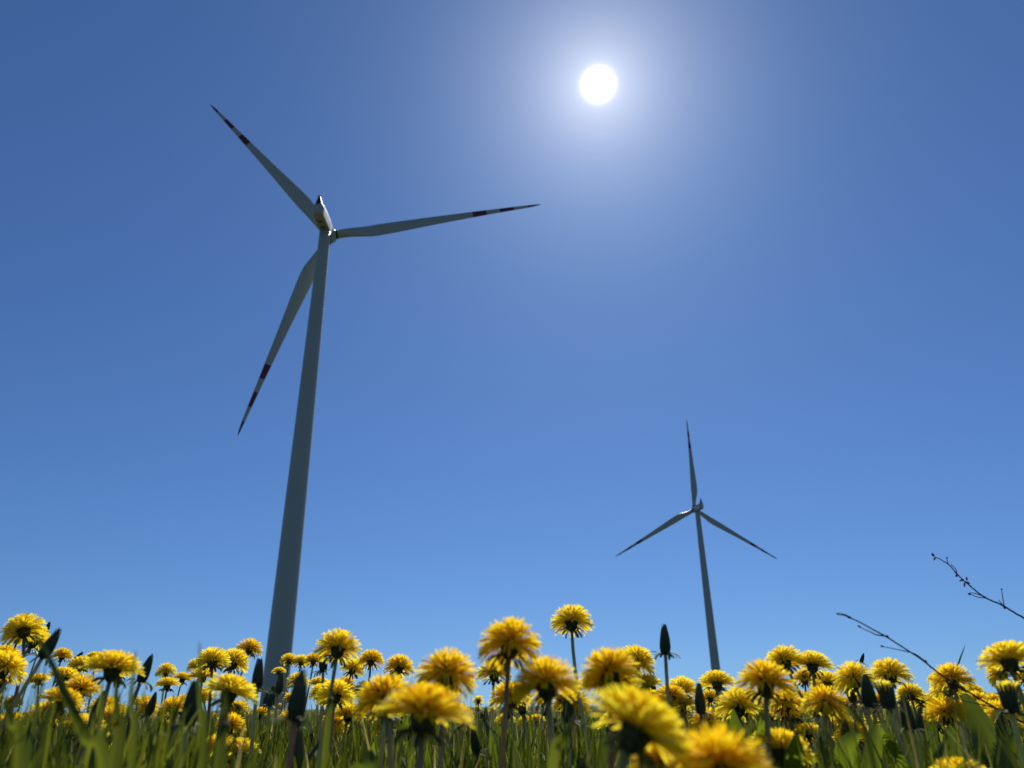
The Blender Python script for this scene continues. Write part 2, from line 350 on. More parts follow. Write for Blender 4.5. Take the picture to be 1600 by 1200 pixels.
def dandelion(px,py,wpx,a,b,bx,label,kind='dome',mat='lemon',size=.043,group='open dandelion flowers in the foreground',cat='dandelion',hue=None,by=None,name='dandelion'):
    d=F*size/wpx; c_=at(px,py,d); ax=axis_of(a,b)
    sc_=size/.043
    base_h=c_-ax*.0105*sc_
    if bx is None: bx=-math.tan(R_(a))*.06+rnd.uniform(-.03,.03)
    if by is None: by=math.tan(R_(b))*.04+rnd.uniform(-.02,.03)
    root=Vector((base_h.x+bx,base_h.y+by,0))
    T=thing(name,root,label,cat,group)
    loc=base_h-root
    rotm=ax.to_track_quat('Z','Y').to_matrix().to_4x4()@Matrix.Rotation(rnd.uniform(0,6.283),4,'Z')
    mw=Matrix.Translation(loc)@rotm@Matrix.Scale(sc_,4)
    if kind in('dome','flat','round'):
        link('flower_head',HEADS[(kind,mat,rnd.randrange(3))],T,mw); link('calyx',rnd.choice(CAL),T,mw)
        r1=.0017
    elif kind=='half':
        link('flower_head',TUF[0],T,mw); cx=link('calyx',OPB[0],T,mw); link('outer_bract',rnd.choice(BRB),T,mw); r1=.002
    else:
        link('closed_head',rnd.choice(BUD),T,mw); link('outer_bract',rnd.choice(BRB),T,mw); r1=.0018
    if hue is None: hue=rnd.uniform(.15,.9)
    stem_mesh(loc+ax*.0005,ax,.0026*sc_,r1*sc_,hue,rnd).obj('stem',[M['stem']],T)
    return T
# ---- the flowers the photograph shows one by one: x, y, width in the photo, lean right, lean to camera, stem foot to the right (m), kind, colour, label
FL=[
(37,978,58,-24,-14,-.03,'dome','lemon','highest dandelion at far left with long ragged petals hanging to its left'),
(55,996,50,14,-14,-.06,'dome','lemon','dandelion tucked under the highest one at far left, crossed by a blurred grass blade'),
(11,1018,40,8,-5,None,'flat','gold','dandelion at the left edge with a small dark bud tip poking up behind it'),
(8,1037,66,12,-14,-.03,'dome','lemon','big dandelion cut by the left edge, dark calyx below'),
(98,1021,30,4,-5,-.02,'dome','gold','small roundish golden dandelion right of the tall leaning dark bud'),
(126,1036,36,-6,0,None,'dome','lemon','small dandelion wedged left of the wide blurred golden one'),
(147,1024,26,-10,0,None,'flat','lemon','small flat dandelion peeking out behind the upper left of the wide blurred golden one'),
(178,1036,80,4,-8,.02,'flat','gold','wide blurred golden dandelion on the left with drooping fringe'),
(103,1053,44,14,-8,-.03,'flat','lemon','fan shaped dandelion whose rays point right, just right of the long green blade'),
(127,1071,56,2,6,.0,'dome','gold','blurred orange dandelion low on the left under the fan shaped one'),
(228,1101,42,38,8,-.02,'dome','lemon','ragged dandelion tipped to the right showing its orange middle'),
(270,1102,44,-14,0,.0,'dome','gold','orange dandelion beside the big dark closed head on the left'),
(260,1045,30,-2,-5,None,'round','lemon','small ball shaped dandelion left of the paired ones'),
(262,1066,34,0,0,None,'flat','lemon','small flat dandelion directly under the ball shaped one'),
(286,1057,28,6,-5,None,'flat','gold','small flat orange dandelion right of the ball shaped one'),
(332,1027,50,-10,-12,None,'dome','lemon','left one of a touching pair of dandelions on one level'),
(366,1029,48,10,-12,None,'dome','lemon','right one of a touching pair of dandelions on one level'),
(307,1037,28,-20,-5,None,'dome','lemon','small dandelion half hidden at the left of the touching pair'),
(317,1052,40,0,0,None,'flat','gold','orange blurred dandelion beneath the touching pair'),
(361,1073,76,10,-10,.01,'flat','lemon','large blurred lemon dandelion below the touching pair'),
(391,1009,38,8,-10,-.05,'dome','gold','dandelion on a slim stem just left of the tall turbine tower'),
(374,1103,32,0,0,None,'flat','gold','small flat orange dandelion with sky below it, left of the tower foot'),
(255,1127,20,0,5,None,'flat','lemon','tiny dandelion low beside the big closed head on the left'),
(156,1165,36,-25,10,None,'round','gold','low yellow dandelion with a dark bud lying across it'),
(374,1167,58,2,-6,None,'flat','lemon','flat dandelion low in the grass left of the tower foot'),
(390,1200,34,0,0,None,'dome','lemon','dandelion cut by the bottom edge below the flat low one'),
(22,1093,14,0,0,None,'round','lemon','tiny lit dandelion in the grass near the left edge'),
(452,1029,26,0,-14,.0,'dome','lemon','small dandelion standing in front of the right side of the tall tower'),
(471,1031,26,2,-10,None,'dome','lemon','small dandelion just right of the tower, left of three in a row'),
(490,1029,28,0,-10,-.03,'dome','gold','middle one of the three small dandelions right of the tower'),
(529,1005,68,4,-14,-.02,'dome','lemon','pale dome dandelion on a thick pale stem right of the tower'),
(552,1041,38,12,-8,-.03,'dome','lemon','dandelion below and right of the pale dome one, leaning right'),
(580,1027,39,0,-14,-.02,'dome','gold','neat dandelion with rays like an umbrella, second highest right of the tower'),
(624,1037,46,2,-16,.02,'dome','gold','umbrella shaped dandelion right of the neat one, seen from below'),
(465,1061,34,-6,-5,None,'round','lemon','small shaded dandelion right beside the tower foot above the big closed head'),
(498,1065,32,0,0,None,'flat','lemon','small flat dandelion left of the thick pale stem'),
(541,1066,34,4,-5,None,'round','gold','roundish dandelion right of the thick pale stem'),
(540,1086,34,0,-3,None,'flat','lemon','small flat dandelion under the roundish one'),
(545,1111,48,6,4,None,'flat','gold','bright flat dandelion low between stems right of the tower'),
(506,1092,22,0,0,None,'round','lemon','tiny dandelion seen between stems beside the thick pale stem'),
(601,1082,90,-12,-8,.02,'dome','gold','broad shaded golden dandelion left of the biggest pair'),
(664,1100,134,4,-4,.02,'flat','gold','very large blurred golden dandelion left of centre'),
(699,1044,94,4,-8,.01,'round','gold','high dome dandelion with a brownish fuzzy top, behind the very large one'),
(772,1046,52,4,-5,None,'dome','lemon','yellow dandelion behind the stem of the tall domed one'),
(797,996,96,4,-14,-.02,'round','gold','tall domed dandelion on a reddish stem near the centre'),
(798,1083,64,-4,0,None,'dome','gold','golden dandelion hidden behind the reddish stem'),
(614,1172,30,0,8,None,'flat','lemon','small low dandelion at the bottom between dark stems'),
(627,1191,20,0,0,None,'round','lemon','tiny dandelion at the bottom edge under the small low one'),
(672,1170,22,0,5,None,'flat','lemon','tiny dandelion low under the very large blurred one'),
(893,965,62,2,-16,.02,'dome','lemon','highest dandelion of all, alone against the sky at centre'),
(853,1058,102,-2,-8,.0,'dome','gold','large blurred golden dandelion right under the highest one'),
(952,1040,92,-4,-5,None,'dome','gold','orange topped dandelion left of the leaning one'),
(995,1028,60,28,-8,-.05,'dome','lemon','dandelion leaning right with its fringe hanging down on the right'),
(950,1062,90,0,-6,None,'flat','lemon','flat lemon dandelion in front of the orange topped one'),
(1000,1122,160,33,-6,-.02,'flat','lemon','nearest dandelion, strongly blurred and tilted to the right'),
(1128,1184,162,6,6,.0,'round','gold','huge blurred orange dandelion at the bottom right of centre'),
(1040,1178,120,-10,8,None,'dome','gold','shaded orange blurred dandelion at the bottom edge under the nearest one'),
(1066,1073,50,4,-14,None,'dome','lemon','dandelion left of the small turbine tower with dark calyx'),
(1044,1084,34,-10,-14,None,'dome','lemon','half shaded dandelion attached left of the one by the small tower'),
(1120,1061,50,6,-16,.0,'flat','lemon','flat dandelion directly in front of the foot of the small tower'),
(1104,1068,26,-6,-10,None,'flat','lemon','little dandelion just left of the flat one at the small tower'),
(1153,1096,66,2,-14,None,'dome','lemon','crisp dome dandelion right below the small tower'),
(1103,1122,54,-8,0,None,'dome','lemon','dandelion low behind the huge blurred orange one'),
(1196,1058,86,6,-8,.0,'dome','gold','large golden dandelion with rays falling to the right, right of the small tower'),
(1225,1026,56,-8,-12,.10,'dome','lemon','upper dandelion on a long stem slanting down to the right'),
(1269,1032,56,8,-12,.03,'flat','lemon','upper dandelion on a stem bowed like an arch with a shadowed underside'),
(1257,1056,38,6,-8,None,'dome','gold','dandelion seen under and between the two upper ones'),
(1228,1092,50,0,-3,None,'dome','gold','shaded dandelion behind the slanting stem'),
(1289,1092,68,12,4,None,'round','gold','round golden dandelion behind the arched stem'),
(1287,1069,40,4,0,None,'dome','gold','orange dandelion just above the round golden one'),
(1333,1054,62,-2,-8,.02,'round','lemon','thick lemon dandelion with a dark bud tip sticking up behind'),
(1390,1047,60,6,-10,.02,'dome','lemon','dandelion right of the thick lemon one, same height'),
(1422,1080,41,2,-12,.0,'dome','lemon','small umbrella dandelion beneath the lower bare twig'),
(1440,1093,32,10,-14,None,'dome','lemon','small dark centred dandelion right under the umbrella one'),
(1334,1094,32,6,0,None,'flat','gold','small shaded dandelion between the two bigger ones on the right'),
(1487,1055,60,6,-12,.0,'dome','gold','dandelion crossed by the lower bare twig'),
(1462,1058,26,-14,-20,None,'flat','gold','withered brownish dandelion pressed against the twig crossed one'),
(1478,1107,62,4,6,None,'dome','gold','bright yellow dandelion low behind the twig crossed one'),
(1462,1126,44,4,6,None,'flat','lemon','dandelion under the bright low one on the right'),
(1527,1091,38,0,-3,None,'round','lemon','dandelion just above the big green leaf, left of two'),
(1551,1093,34,4,-3,None,'round','gold','dandelion just above the big green leaf, right of two'),
(1540,1106,44,-10,4,None,'dome','lemon','dandelion whose rays point left beside the big green leaf'),
(1574,1023,78,2,-14,.0,'flat','lemon','wide flat dandelion near the right edge, the upper of a stacked pair'),
(1562,1047,46,-30,-8,.02,'dome','lemon','dandelion hanging left under the wide flat one near the right edge'),
(1602,1056,34,10,-5,None,'dome','lemon','dandelion cut by the right edge beside the stacked pair'),
(1222,1163,88,20,-8,None,'flat','lemon','blurred flat dandelion low and tilted to the right below the slanting stem'),
(1268,1178,40,10,0,None,'flat','lemon','small flat dandelion at the right end of the tilted low one'),
(1500,1205,88,0,0,None,'flat','lemon','large dandelion cut by the bottom edge under the big green leaf'),
(1316,1125,36,10,6,None,'dome','gold','small golden dandelion lit low between stems on the right'),
(1365,1110,30,0,4,None,'round','lemon','small bright dandelion behind the half opened bud'),
(1372,1153,18,10,8,None,'flat','gold','tiny dandelion low in the grass right of centre right'),
(1550,1130,28,-10,6,None,'flat','gold','small golden dandelion right of the big green leaf tip'),
(1458,1152,24,10,6,None,'flat','lemon','tiny dandelion low left of the big green leaf'),
(1590,1155,24,10,0,None,'flat','gold','tiny golden dandelion low at the right edge'),
(838,1122,26,0,5,None,'flat','lemon','small dandelion lit under the large blurred golden one'),
(902,1095,34,0,0,None,'dome','lemon','dandelion glimpsed under the flat lemon one'),
(820,1124,22,0,5,None,'round','lemon','tiny dandelion between two stems below the large golden one'),
(1062,1108,34,0,0,None,'dome','lemon','small dandelion right behind the nearest blurred one'),
(1228,1118,30,0,0,None,'flat','lemon','small dandelion low behind the slanting stem'),
(1205,1117,24,0,0,None,'flat','gold','tiny dandelion above the blurred tilted one on the right'),
(605,1125,26,0,0,None,'round','lemon','small dandelion in the gap under the broad shaded golden one'),
(572,1128,20,0,0,None,'flat','gold','tiny dandelion low left of the small gap in the stems'),
(436,1047,20,-4,0,None,'flat','lemon','tiny dandelion in front of the left side of the tall tower'),
(186,1048,34,-6,0,.0,'dome','lemon','small dandelion hidden beneath the wide blurred golden one'),
(60,1060,30,-14,0,None,'flat','gold','shaded dandelion between the slanting stems at far left'),
(3,1064,30,0,0,None,'flat','gold','orange dandelion peeking in at the left edge'),
]
for i,(x,y,wd,a,b,bx,k,m,lab) in enumerate(FL):
    a2=a+rnd.uniform(-3,3); b2=b+rnd.uniform(-4,4)
    dandelion(x,y+.065*wd,wd,a2,b2,bx,lab,k,m,size=.043,hue=1.0 if 'thick pale' in lab and x==529 else .1 if 'reddish stem near' in lab else None)
# ---- closed heads: x, y of the middle, height in the photo, lean, label
BUDS=[
(1039,1005,52,3,.0,'tall closed dark bud alone against the sky right of centre'),
(465,1096,88,3,.0,'big blurred dark closed head in front of the tower foot'),
(297,1110,78,2,.0,'big blurred dark closed head standing in the grass on the left'),
(403,1060,54,-2,-.01,'dark closed bud just left of the tall tower'),
(437,1071,36,4,.0,'small dark bud in front of the tall tower'),
(424,1092,34,4,.0,'small plump dark bud at the left foot of the tall tower'),
(76,1011,56,22,-.08,'dark reddish bud leaning right beside the long green blade'),
(73,984,22,12,-.05,'small dark bud tip right of the highest far left dandelion'),
(226,1050,50,16,-.04,'dark bud leaning right, left of the ball shaped dandelion'),
(119,1030,24,36,-.05,'little dark bud tip leaning right between small dandelions'),
(13,1010,20,20,.0,'small dark bud tip at far left above the edge dandelion'),
(505,1036,40,-4,.0,'dark bud right under the pale dome dandelion'),
(1094,1098,52,0,.0,'dark bud just left of the foot of the small tower'),
(1020,1073,30,4,.0,'small dark bud tip above the nearest blurred dandelion'),
(1330,1082,44,0,.0,'dark bud beneath the thick lemon dandelion'),
(1359,1085,54,-3,.0,'spiky dark bud between the thick lemon dandelion and the half opened one'),
(1418,1120,60,2,.0,'dark stout bud low on the right below the small umbrella dandelion'),
(1438,1128,44,14,.0,'dark pointed bud leaning right beside the bright low dandelion'),
(152,1112,56,10,-.03,'dark bud with orange tip left of the ragged dandelion'),
(160,1166,44,48,-.04,'dark bud lying aslant across the low yellow dandelion'),
(463,1190,84,0,.0,'blurred dark bud cut by the bottom edge near the tower foot'),
(1347,1030,18,24,.01,'tiny dark bud tip poking above the thick lemon dandelion'),
(1322,1152,48,4,.0,'large dark bud deep in the stems on the right'),
(888,1110,56,0,.0,'blurred dark green bud under the flat lemon dandelion'),
(1275,1108,40,-6,.0,'dark bud left of the arched stem foot'),
(600,1102,60,-2,.0,'slim dark bud between the stems right of the tower'),
]
for (x,y,hp,a,bx,lab) in BUDS:
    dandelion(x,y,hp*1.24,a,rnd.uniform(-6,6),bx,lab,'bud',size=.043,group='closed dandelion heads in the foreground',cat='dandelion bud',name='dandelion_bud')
for (x,y,hp,a,bx,lab) in [(1385,1087,58,-2,.06,'half opened dandelion with a green cup and yellow tips on a slanting stem'),
                          (1576,1090,66,2,-.01,'half opened dandelion cup standing under the stacked pair near the right edge')]:
    dandelion(x,y,hp*1.3,a,0,bx,lab,'half',size=.043,group='half opened dandelion heads',cat='dandelion',name='opening_dandelion',hue=.8)
# ---- smaller flowers further back in the crowd: one mesh each
def far_parts(seed,mat):
    r=random.Random(seed); mb=MB()
    for i in range(76 if mat else 0):
        t=(i+.5)/76; ph=i*2.4; q=t**.55
        petal(mb,(0,0,.009),R_(4+98*q+r.gauss(0,5)),ph,(.014+.006*q)*r.uniform(.85,1.1),.0031,R_(10+36*q),.3+.5*q+r.uniform(-.2,.2),r.gauss(0,.3),2)
    cb=MB()
    if mat:
        pr=[(-.002,.0022),(.003,.0062),(.0105,.0060)]; tube(cb,[(0,0,z) for z,_ in pr],[x for _,x in pr],8,0,.35)
        for i in range(10): petal(cb,(0,0,.001),R_(95),i*.63,.014,.003,R_(60),.5,0,2)
    else:
        pr=[(-.001,.0022),(.001,.0042),(.006,.0053),(.012,.0048),(.019,.0036),(.025,.0018),(.027,.0006)]; tube(mb,[(0,0,z) for z,_ in pr],[x for _,x in pr],9,0,[.2,.2,.3,.4,.5,.8,1.])
        for i in range(9): petal(cb,(0,0,.001),R_(r.uniform(70,110)),i*.7,.013,.0022,R_(r.uniform(20,90)),.6,0,3)
    sb=MB(); lx,ly=r.uniform(-.04,.04),r.uniform(-.03,.03); foot=Vector((lx,ly,-.24))
    tube(sb,bez(foot,Vector((lx,ly,-.14)),Vector((0,0,-.08)),Vector((0,0,.001)),6),.0018,6,0,r.uniform(.1,.9))
    return (mb.mesh('petals' if mat else 'closed_head',[M[mat or 'bud']]),cb.mesh('calyx',[M['calyx']]),sb.mesh('stem',[M['stem']]),foot)
FARM=[far_parts(500+i,'lemon' if i%3 else 'gold') for i in range(9)]; FARB=[far_parts(600+i,None) for i in range(6)]
REG=[(80,'below the highest far left dandelion'),(160,'left of the wide blurred golden dandelion'),(240,'right under the wide blurred golden dandelion'),(330,'beside the big dark left bud'),
     (400,'under the large blurred lemon dandelion'),(460,'at the tall tower foot'),(540,'beside the thick pale stem'),(620,'around the broad shaded golden dandelion'),(720,'under the very large blurred dandelion'),
     (790,'left of the reddish stem'),(870,'right of the reddish stem'),(950,'under the highest dandelion'),(1060,'behind the nearest blurred dandelion'),(1140,'at the small tower foot'),(1220,'left of the slanting stem'),
     (1300,'around the arched stem'),(1370,'under the thick lemon dandelion'),(1450,'left of the twig crossed dandelion'),(1530,'behind the big green leaf'),(9999,'near the right edge')]
def small_one(parts,names,loc,s,rot,name,word,cat,grp):
    d=loc-CAM; c_=ROT.transposed()@d; px=800+F*c_.x/-c_.z; py=600-F*c_.y/-c_.z
    place=next(t for x,t in REG if px<x)
    lab=word+(' just above the horizon ' if py<1100 else ' below the horizon ')+place
    R3=Matrix.LocRotScale(loc,rot.to_quaternion(),Vector((s,s,s))); foot=R3@parts[3]
    T=thing(name,foot,lab,cat,grp)
    for me,nm in zip(parts[:3],names): link(nm,me,T,Matrix.Translation(-foot)@R3)
from mathutils import Euler
cnt=0
while cnt<190:
    mid=cnt<95; d=.85+1.0*rnd.random() if mid else 1.6+5.0*rnd.random()**1.2; x=rnd.uniform(-.74,.74)*d
    h=.180+rnd.gauss(0,.022)
    if x/d<-.2 and rnd.random()<.3: continue
    if h>.20+ .012*d: continue
    k=rnd.randrange(9); near=d<3; P_=FARM[k]
    if mid: P_=(HEADS[(rnd.choice(('dome','flat','round')),'lemon' if k%3 else 'gold',rnd.randrange(3))],rnd.choice(CAL),P_[2],P_[3])
    small_one(P_,('flower_head','calyx','stem'),Vector((x,d,h)),rnd.uniform(.75,1.05),Euler((R_(rnd.gauss(6,10)),R_(rnd.gauss(0,12)),rnd.uniform(0,6.28))),'dandelion',
        ('small ' if near else 'tiny distant ')+('lemon' if k%3 else 'golden')+' dandelion','dandelion','small dandelions crowding along the horizon'); cnt+=1
cnt=0
while cnt<110:
    d=.65+3.4*rnd.random(); x=rnd.uniform(-.74,.74)*d; h=.155+rnd.gauss(0,.02)
    if h>.192 : continue
    small_one(rnd.choice(FARB),('closed_head','outer_bract','stem'),Vector((x,d,h)),rnd.uniform(.8,1.15),Euler((R_(rnd.gauss(0,9)),R_(rnd.gauss(0,12)),rnd.uniform(0,6.28))),'dandelion_bud',
        'small dark bud' if d<2.2 else 'tiny dark bud','dandelion bud','small closed dandelion heads low in the meadow'); cnt+=1
# ---- mass of flowers further than can be counted
def numpy_mesh(name,V,Q,mats,tone,mi=None):
    me=bpy.data.meshes.new(name); me.vertices.add(len(V)); me.vertices.foreach_set('co',V.astype(np.float32).ravel())
    me.loops.add(Q.size); me.loops.foreach_set('vertex_index',Q.astype(np.int32).ravel())
    me.polygons.add(len(Q)); me.polygons.foreach_set('loop_start',np.arange(0,Q.size,4,dtype=np.int32)); me.polygons.foreach_set('loop_total',np.full(len(Q),4,dtype=np.int32))
    for m in mats: me.materials.append(m)
    if mi is not None: me.polygons.foreach_set('material_index',mi.astype(np.int32))
    a=me.attributes.new('tone','FLOAT','POINT'); a.data.foreach_set('value',tone.astype(np.float32)); me.update(calc_edges=True); me.validate(); return me
def blades(name,n,rmin,rmax,amin,amax,hmin,hmax,wmin,wmax,label,cat,seg=4,lean=.35,hcap=None,straw=.04,tshift=0):
    """a mass of single grass blades, each a tapering bent strip"""
    r=npr.uniform(rmin,rmax,n); a=np.radians(npr.uniform(amin,amax,n)); x=r*np.sin(a); y=r*np.cos(a)
    h=npr.uniform(hmin,hmax,n)*(.8+.35*np.sin(x*9+np.cos(y*7)*2)*.5+.2*npr.random(n))
    if hcap: h=np.minimum(h,hcap(r,a)*npr.uniform(.75,1,n))
    wd=npr.uniform(wmin,wmax,n); az=npr.uniform(0,2*np.pi,n); ln=np.abs(npr.normal(0,lean,n)); face=npr.uniform(0,2*np.pi,n)
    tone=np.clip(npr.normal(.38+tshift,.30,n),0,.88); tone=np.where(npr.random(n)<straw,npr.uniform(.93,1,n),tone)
    V=np.zeros((n,(seg+1)*2,3)); px=x.copy(); py=y.copy(); pz=np.full(n,-.005)
    for i in range(seg+1):
        t=i/seg; ang=ln*(.25+1.5*t**1.5)
        ww=wd*(1-t**2.2)*.5+.0002
        V[:,2*i,0]=px-np.cos(face)*ww; V[:,2*i,1]=py-np.sin(face)*ww; V[:,2*i,2]=pz
        V[:,2*i+1,0]=px+np.cos(face)*ww; V[:,2*i+1,1]=py+np.sin(face)*ww; V[:,2*i+1,2]=pz
        st=h/seg; px=px+np.cos(az)*np.sin(ang)*st; py=py+np.sin(az)*np.sin(ang)*st; pz=pz+np.cos(ang)*st
    base=np.arange(n)[:,None]*((seg+1)*2)
    q=np.array([[2*i,2*i+1,2*i+3,2*i+2] for i in range(seg)])
    Q=(base[:,:,None]+q[None]).reshape(-1,4)
    tn=np.repeat(tone,(seg+1)*2)
    o=link(name,numpy_mesh(name,V.reshape(-1,3),Q,[M['grass']],tn)); tag(o,label,cat,kind='stuff'); return o
cap=lambda r,a: np.where(r<.55,.165,.21)
blades('meadow_grass',24000,.32,3.2,-50,50,.10,.195,.002,.0062,'green meadow grass standing between the dandelion stems','grass',5,.33,cap)
blades('field_grass',42000,3.0,26,-48,48,.09,.17,.003,.008,'far meadow grass running back to the horizon','grass',3,.4)
blades('wild_stalks',5200,.6,4.5,-48,48,.15,.225,.0012,.0026,'thin leafless stalks and seed stems reaching up to the horizon','grass',4,.28,lambda r,a:np.full_like(r,.212),.2)
blades('tall_grass',4200,.42,1.7,-46,-8,.15,.205,.003,.008,'taller bright grass at the left of the meadow','grass',5,.25)
blades('dry_straw',2600,.6,3.5,-48,48,.10,.19,.0012,.0035,'dry bent straw and dead stalks tangled in the grass','dead grass',6,.95,lambda r,a:np.full_like(r,.19),1.0)
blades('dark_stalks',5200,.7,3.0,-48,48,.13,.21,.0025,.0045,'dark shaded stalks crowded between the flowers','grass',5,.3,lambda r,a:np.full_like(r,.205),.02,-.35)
# lobed dandelion leaves standing in the undergrowth
def undergrowth():
    mb=MB(); r=random.Random(77)
    for i in range(1100):
        d=.68+2.6*r.random()**1.3; a=R_(r.uniform(-48,48)); x,y=math.sin(a)*d,math.cos(a)*d
        L=r.uniform(.11,.195); az=r.uniform(0,6.28); ln=r.uniform(.15,.7); W_=r.uniform(.007,.016); fc=az+1.57
        side=Vector((math.cos(fc),math.sin(fc),0)); out=Vector((math.cos(az),math.sin(az),0)); p=Vector((x,y,0)); vs=[];n=10
        for k in range(n+1):
            t=k/n; ang=ln*(.3+1.6*t)
            w_=W_*(.25+.9*t)*(1-t**5)*(1 if k%2 else .5)+.0008
            up=out*math.sin(ang)+Vector((0,0,math.cos(ang))); nr=out*math.cos(ang)-Vector((0,0,math.sin(ang)))
            vs+=[p-side*w_+nr*w_*.3,p,p+side*w_+nr*w_*.3]; p=p+up*L/n
        mb.add(vs,[f for k in range(n) for f in((3*k,3*k+1,3*k+4,3*k+3),(3*k+1,3*k+2,3*k+5,3*k+4))],0,r.random())
    tag(mb.obj('undergrowth',[M['leaf']],smooth=False),'jagged dandelion leaves filling the undergrowth between stems','foliage',kind='stuff')
undergrowth()
def farflowers():
    mb=MB(); r=random.Random(88)
    for i in range(1500):
        d=6.5+38*r.random()**1.3; x=r.uniform(-.8,.8)*d; z=r.gauss(.165,.02); s=r.uniform(.014,.02)
        n=7; vs=[(x,d,z+s*.8)]+[(x+math.cos(k*6.283/n)*s*r.uniform(.8,1.2),d+math.sin(k*6.283/n)*s,z+r.uniform(-.2,.2)*s) for k in range(n)]
        mb.add(vs,[(0,1+k,1+(k+1)%n) for k in range(n)],0,r.random())
        mb.add([(x-.002,d,0),(x+.002,d,0),(x+.0015,d,z),(x-.0015,d,z)],[(0,1,2,3)],1,.5)
    tag(mb.obj('dandelion_field',[M['lemon'],M['stem']],smooth=False),'countless yellow dandelion specks merging into the horizon','flowers',kind='stuff')
farflowers()
# ---------------------------------------------------------------- near single blades and leaves
def strip(name,pts,width,mat,label,cat,group=None,tone=.8,fold=.25,prof=None,parent=None):
    P=smoothpath([Vector(p) for p in pts],6); n=len(P); mb=MB(); vs=[];tn=[]
    for i,p in enumerate(P):
        d=(P[min(i+1,n-1)]-P[max(i-1,0)]).normalized(); view=(p-CAM).normalized(); s=d.cross(view).normalized(); nr=s.cross(d)
        t=i/(n-1); w_=width/2*(prof(t) if prof else (1-t**2.5)*(.8+.2*min(1,t*5)))+.0002
        vs+=[p-s*w_+nr*w_*fold,p,p+s*w_+nr*w_*fold*1.2]; tn+=[tone-.1,tone-.25,tone]
    mb.add(vs,[f for k in range(n-1) for f in((3*k,3*k+1,3*k+4,3*k+3),(3*k+1,3*k+2,3*k+5,3*k+4))],0,tn)
    o=mb.obj(name,[M[mat]],parent)
    if not parent: tag(o,label,cat,group)
    return o
def ground_from(p,q):  # continue the line q->p down to the ground
    p=Vector(p); q=Vector(q); d=(p-q).normalized(); d=Vector((d.x*.5,d.y*.5,-abs(d.z)-.3)).normalized(); return p+d*(p.z/-d.z)
def near_blade(px,width,label,tone=.8,fold=.25):
    pts=[at(*p) for p in px]; pts=[ground_from(pts[0],pts[1])]+pts
    strip('grass_blade',pts,width,'blade',label,'grass blade','single grass blades close to the camera',tone,fold)
near_blade([(170,1240,.30),(132,1150,.31),(100,1080,.33),(78,1030,.36),(54,985,.40)],.0045,'long blurred green blade curving up in front of the far left dandelions',.82)
near_blade([(316,1200,.34),(312,1090,.35),(312,1003,.36)],.0026,'blurred grey green blade tip rising above the touching pair',.45)
near_blade([(206,1200,.33),(205,1100,.34),(212,1016,.35)],.0028,'blurred blade crossing the right side of the wide golden dandelion',.6)
near_blade([(180,1200,.30),(183,1120,.31),(180,1062,.32)],.0045,'broad blurred blade under the wide golden dandelion',.55)
near_blade([(340,1210,.32),(352,1120,.34),(352,1080,.35)],.0045,'broad blurred blade under the large lemon dandelion',.6)
near_blade([(30,1210,.3),(16,1130,.31),(6,1085,.32)],.004,'blurred green blade at the left edge of the grass',.75)
near_blade([(1488,1100,.92),(1494,1050,.93),(1508,1008,.95)],.0035,'thin dark blade tip standing up behind the twig crossed dandelion',.25)
near_blade([(512,1140,.5),(518,1090,.52),(516,1070,.53)],.004,'green blade beside the thick pale stem right of the tower',.8)
near_blade([(860,1230,.3),(880,1160,.31),(905,1105,.33)],.0042,'bright blurred blade leaning right below centre',.84)
near_blade([(240,1210,.4),(262,1140,.42),(288,1085,.44)],.0045,'bluish blade leaning right between the low left flowers',.4)
near_blade([(1370,1210,.42),(1340,1120,.44),(1290,1085,.46)],.003,'thin dark blade slanting left across the round golden dandelion',.1)
# broad leaves on the right
lp=lambda t: max(0.,math.sin(math.pi*min(1,t*1.02))**.6*(1-.25*t))
T=thing('broadleaf_weed',(.44,.66,0),'broad leaved green weed with big sunlit leaves near the right edge','plant')
def child_strip(pts,width,tone,fold):
    P=[at(*p)-T.location for p in pts]
    n=26; Pp=smoothpath(P,6); mb=MB(); vs=[];tn=[]; m_=len(Pp)
    for i,p in enumerate(Pp):
        d=(Pp[min(i+1,m_-1)]-Pp[max(i-1,0)]).normalized(); view=(p+T.location-CAM).normalized(); s=d.cross(view).normalized(); nr=s.cross(d)
        w_=width/2*lp(i/(m_-1))+.0004; wob=1+.06*math.sin(i*1.7)
        row=[p-s*w_*wob+nr*w_*fold,p-s*w_*.5+nr*w_*fold*.35,p,p+s*w_*.5+nr*w_*fold*.5,p+s*w_*wob+nr*w_*fold*1.3]
        vs+=row; tn+=[tone,tone-.1,tone-.35,tone-.1,tone]
    mb.add(vs,[(5*k+j,5*k+j+1,5*k+j+6,5*k+j+5) for k in range(m_-1) for j in range(4)],0,tn); mb.obj('leaf',[M['leaf']],T)
child_strip([(1540,1250,.68),(1545,1200,.70),(1538,1150,.72),(1518,1105,.74),(1504,1083,.75)],.025,.8,.8)
child_strip([(1568,1250,.66),(1580,1210,.67),(1583,1175,.68),(1588,1142,.69)],.024,.9,.4)
child_strip([(1510,1250,.66),(1500,1210,.67),(1492,1170,.68),(1484,1132,.69)],.014,.7,.5)
child_strip([(1500,1250,.66),(1468,1215,.67),(1472,1180,.68),(1478,1155,.69)],.016,.9,.5)
q=MB(); tube(q,[Vector((0,0,-.01)),Vector((0,0,.05)),at(1545,1245,.68)-T.location],.003,8,0,.6); q.obj('stem',[M['stem']],T)
T=thing('broadleaf_weed',(-.1,.46,0),'low weed with a few small rounded leaves right of the big closed head','plant')
child_strip([(515,1330,.46),(540,1240,.46),(572,1200,.46),(580,1170,.47)],.017,.8,.5)
child_strip([(520,1330,.46),(510,1240,.46),(500,1205,.46)],.013,.7,.5)
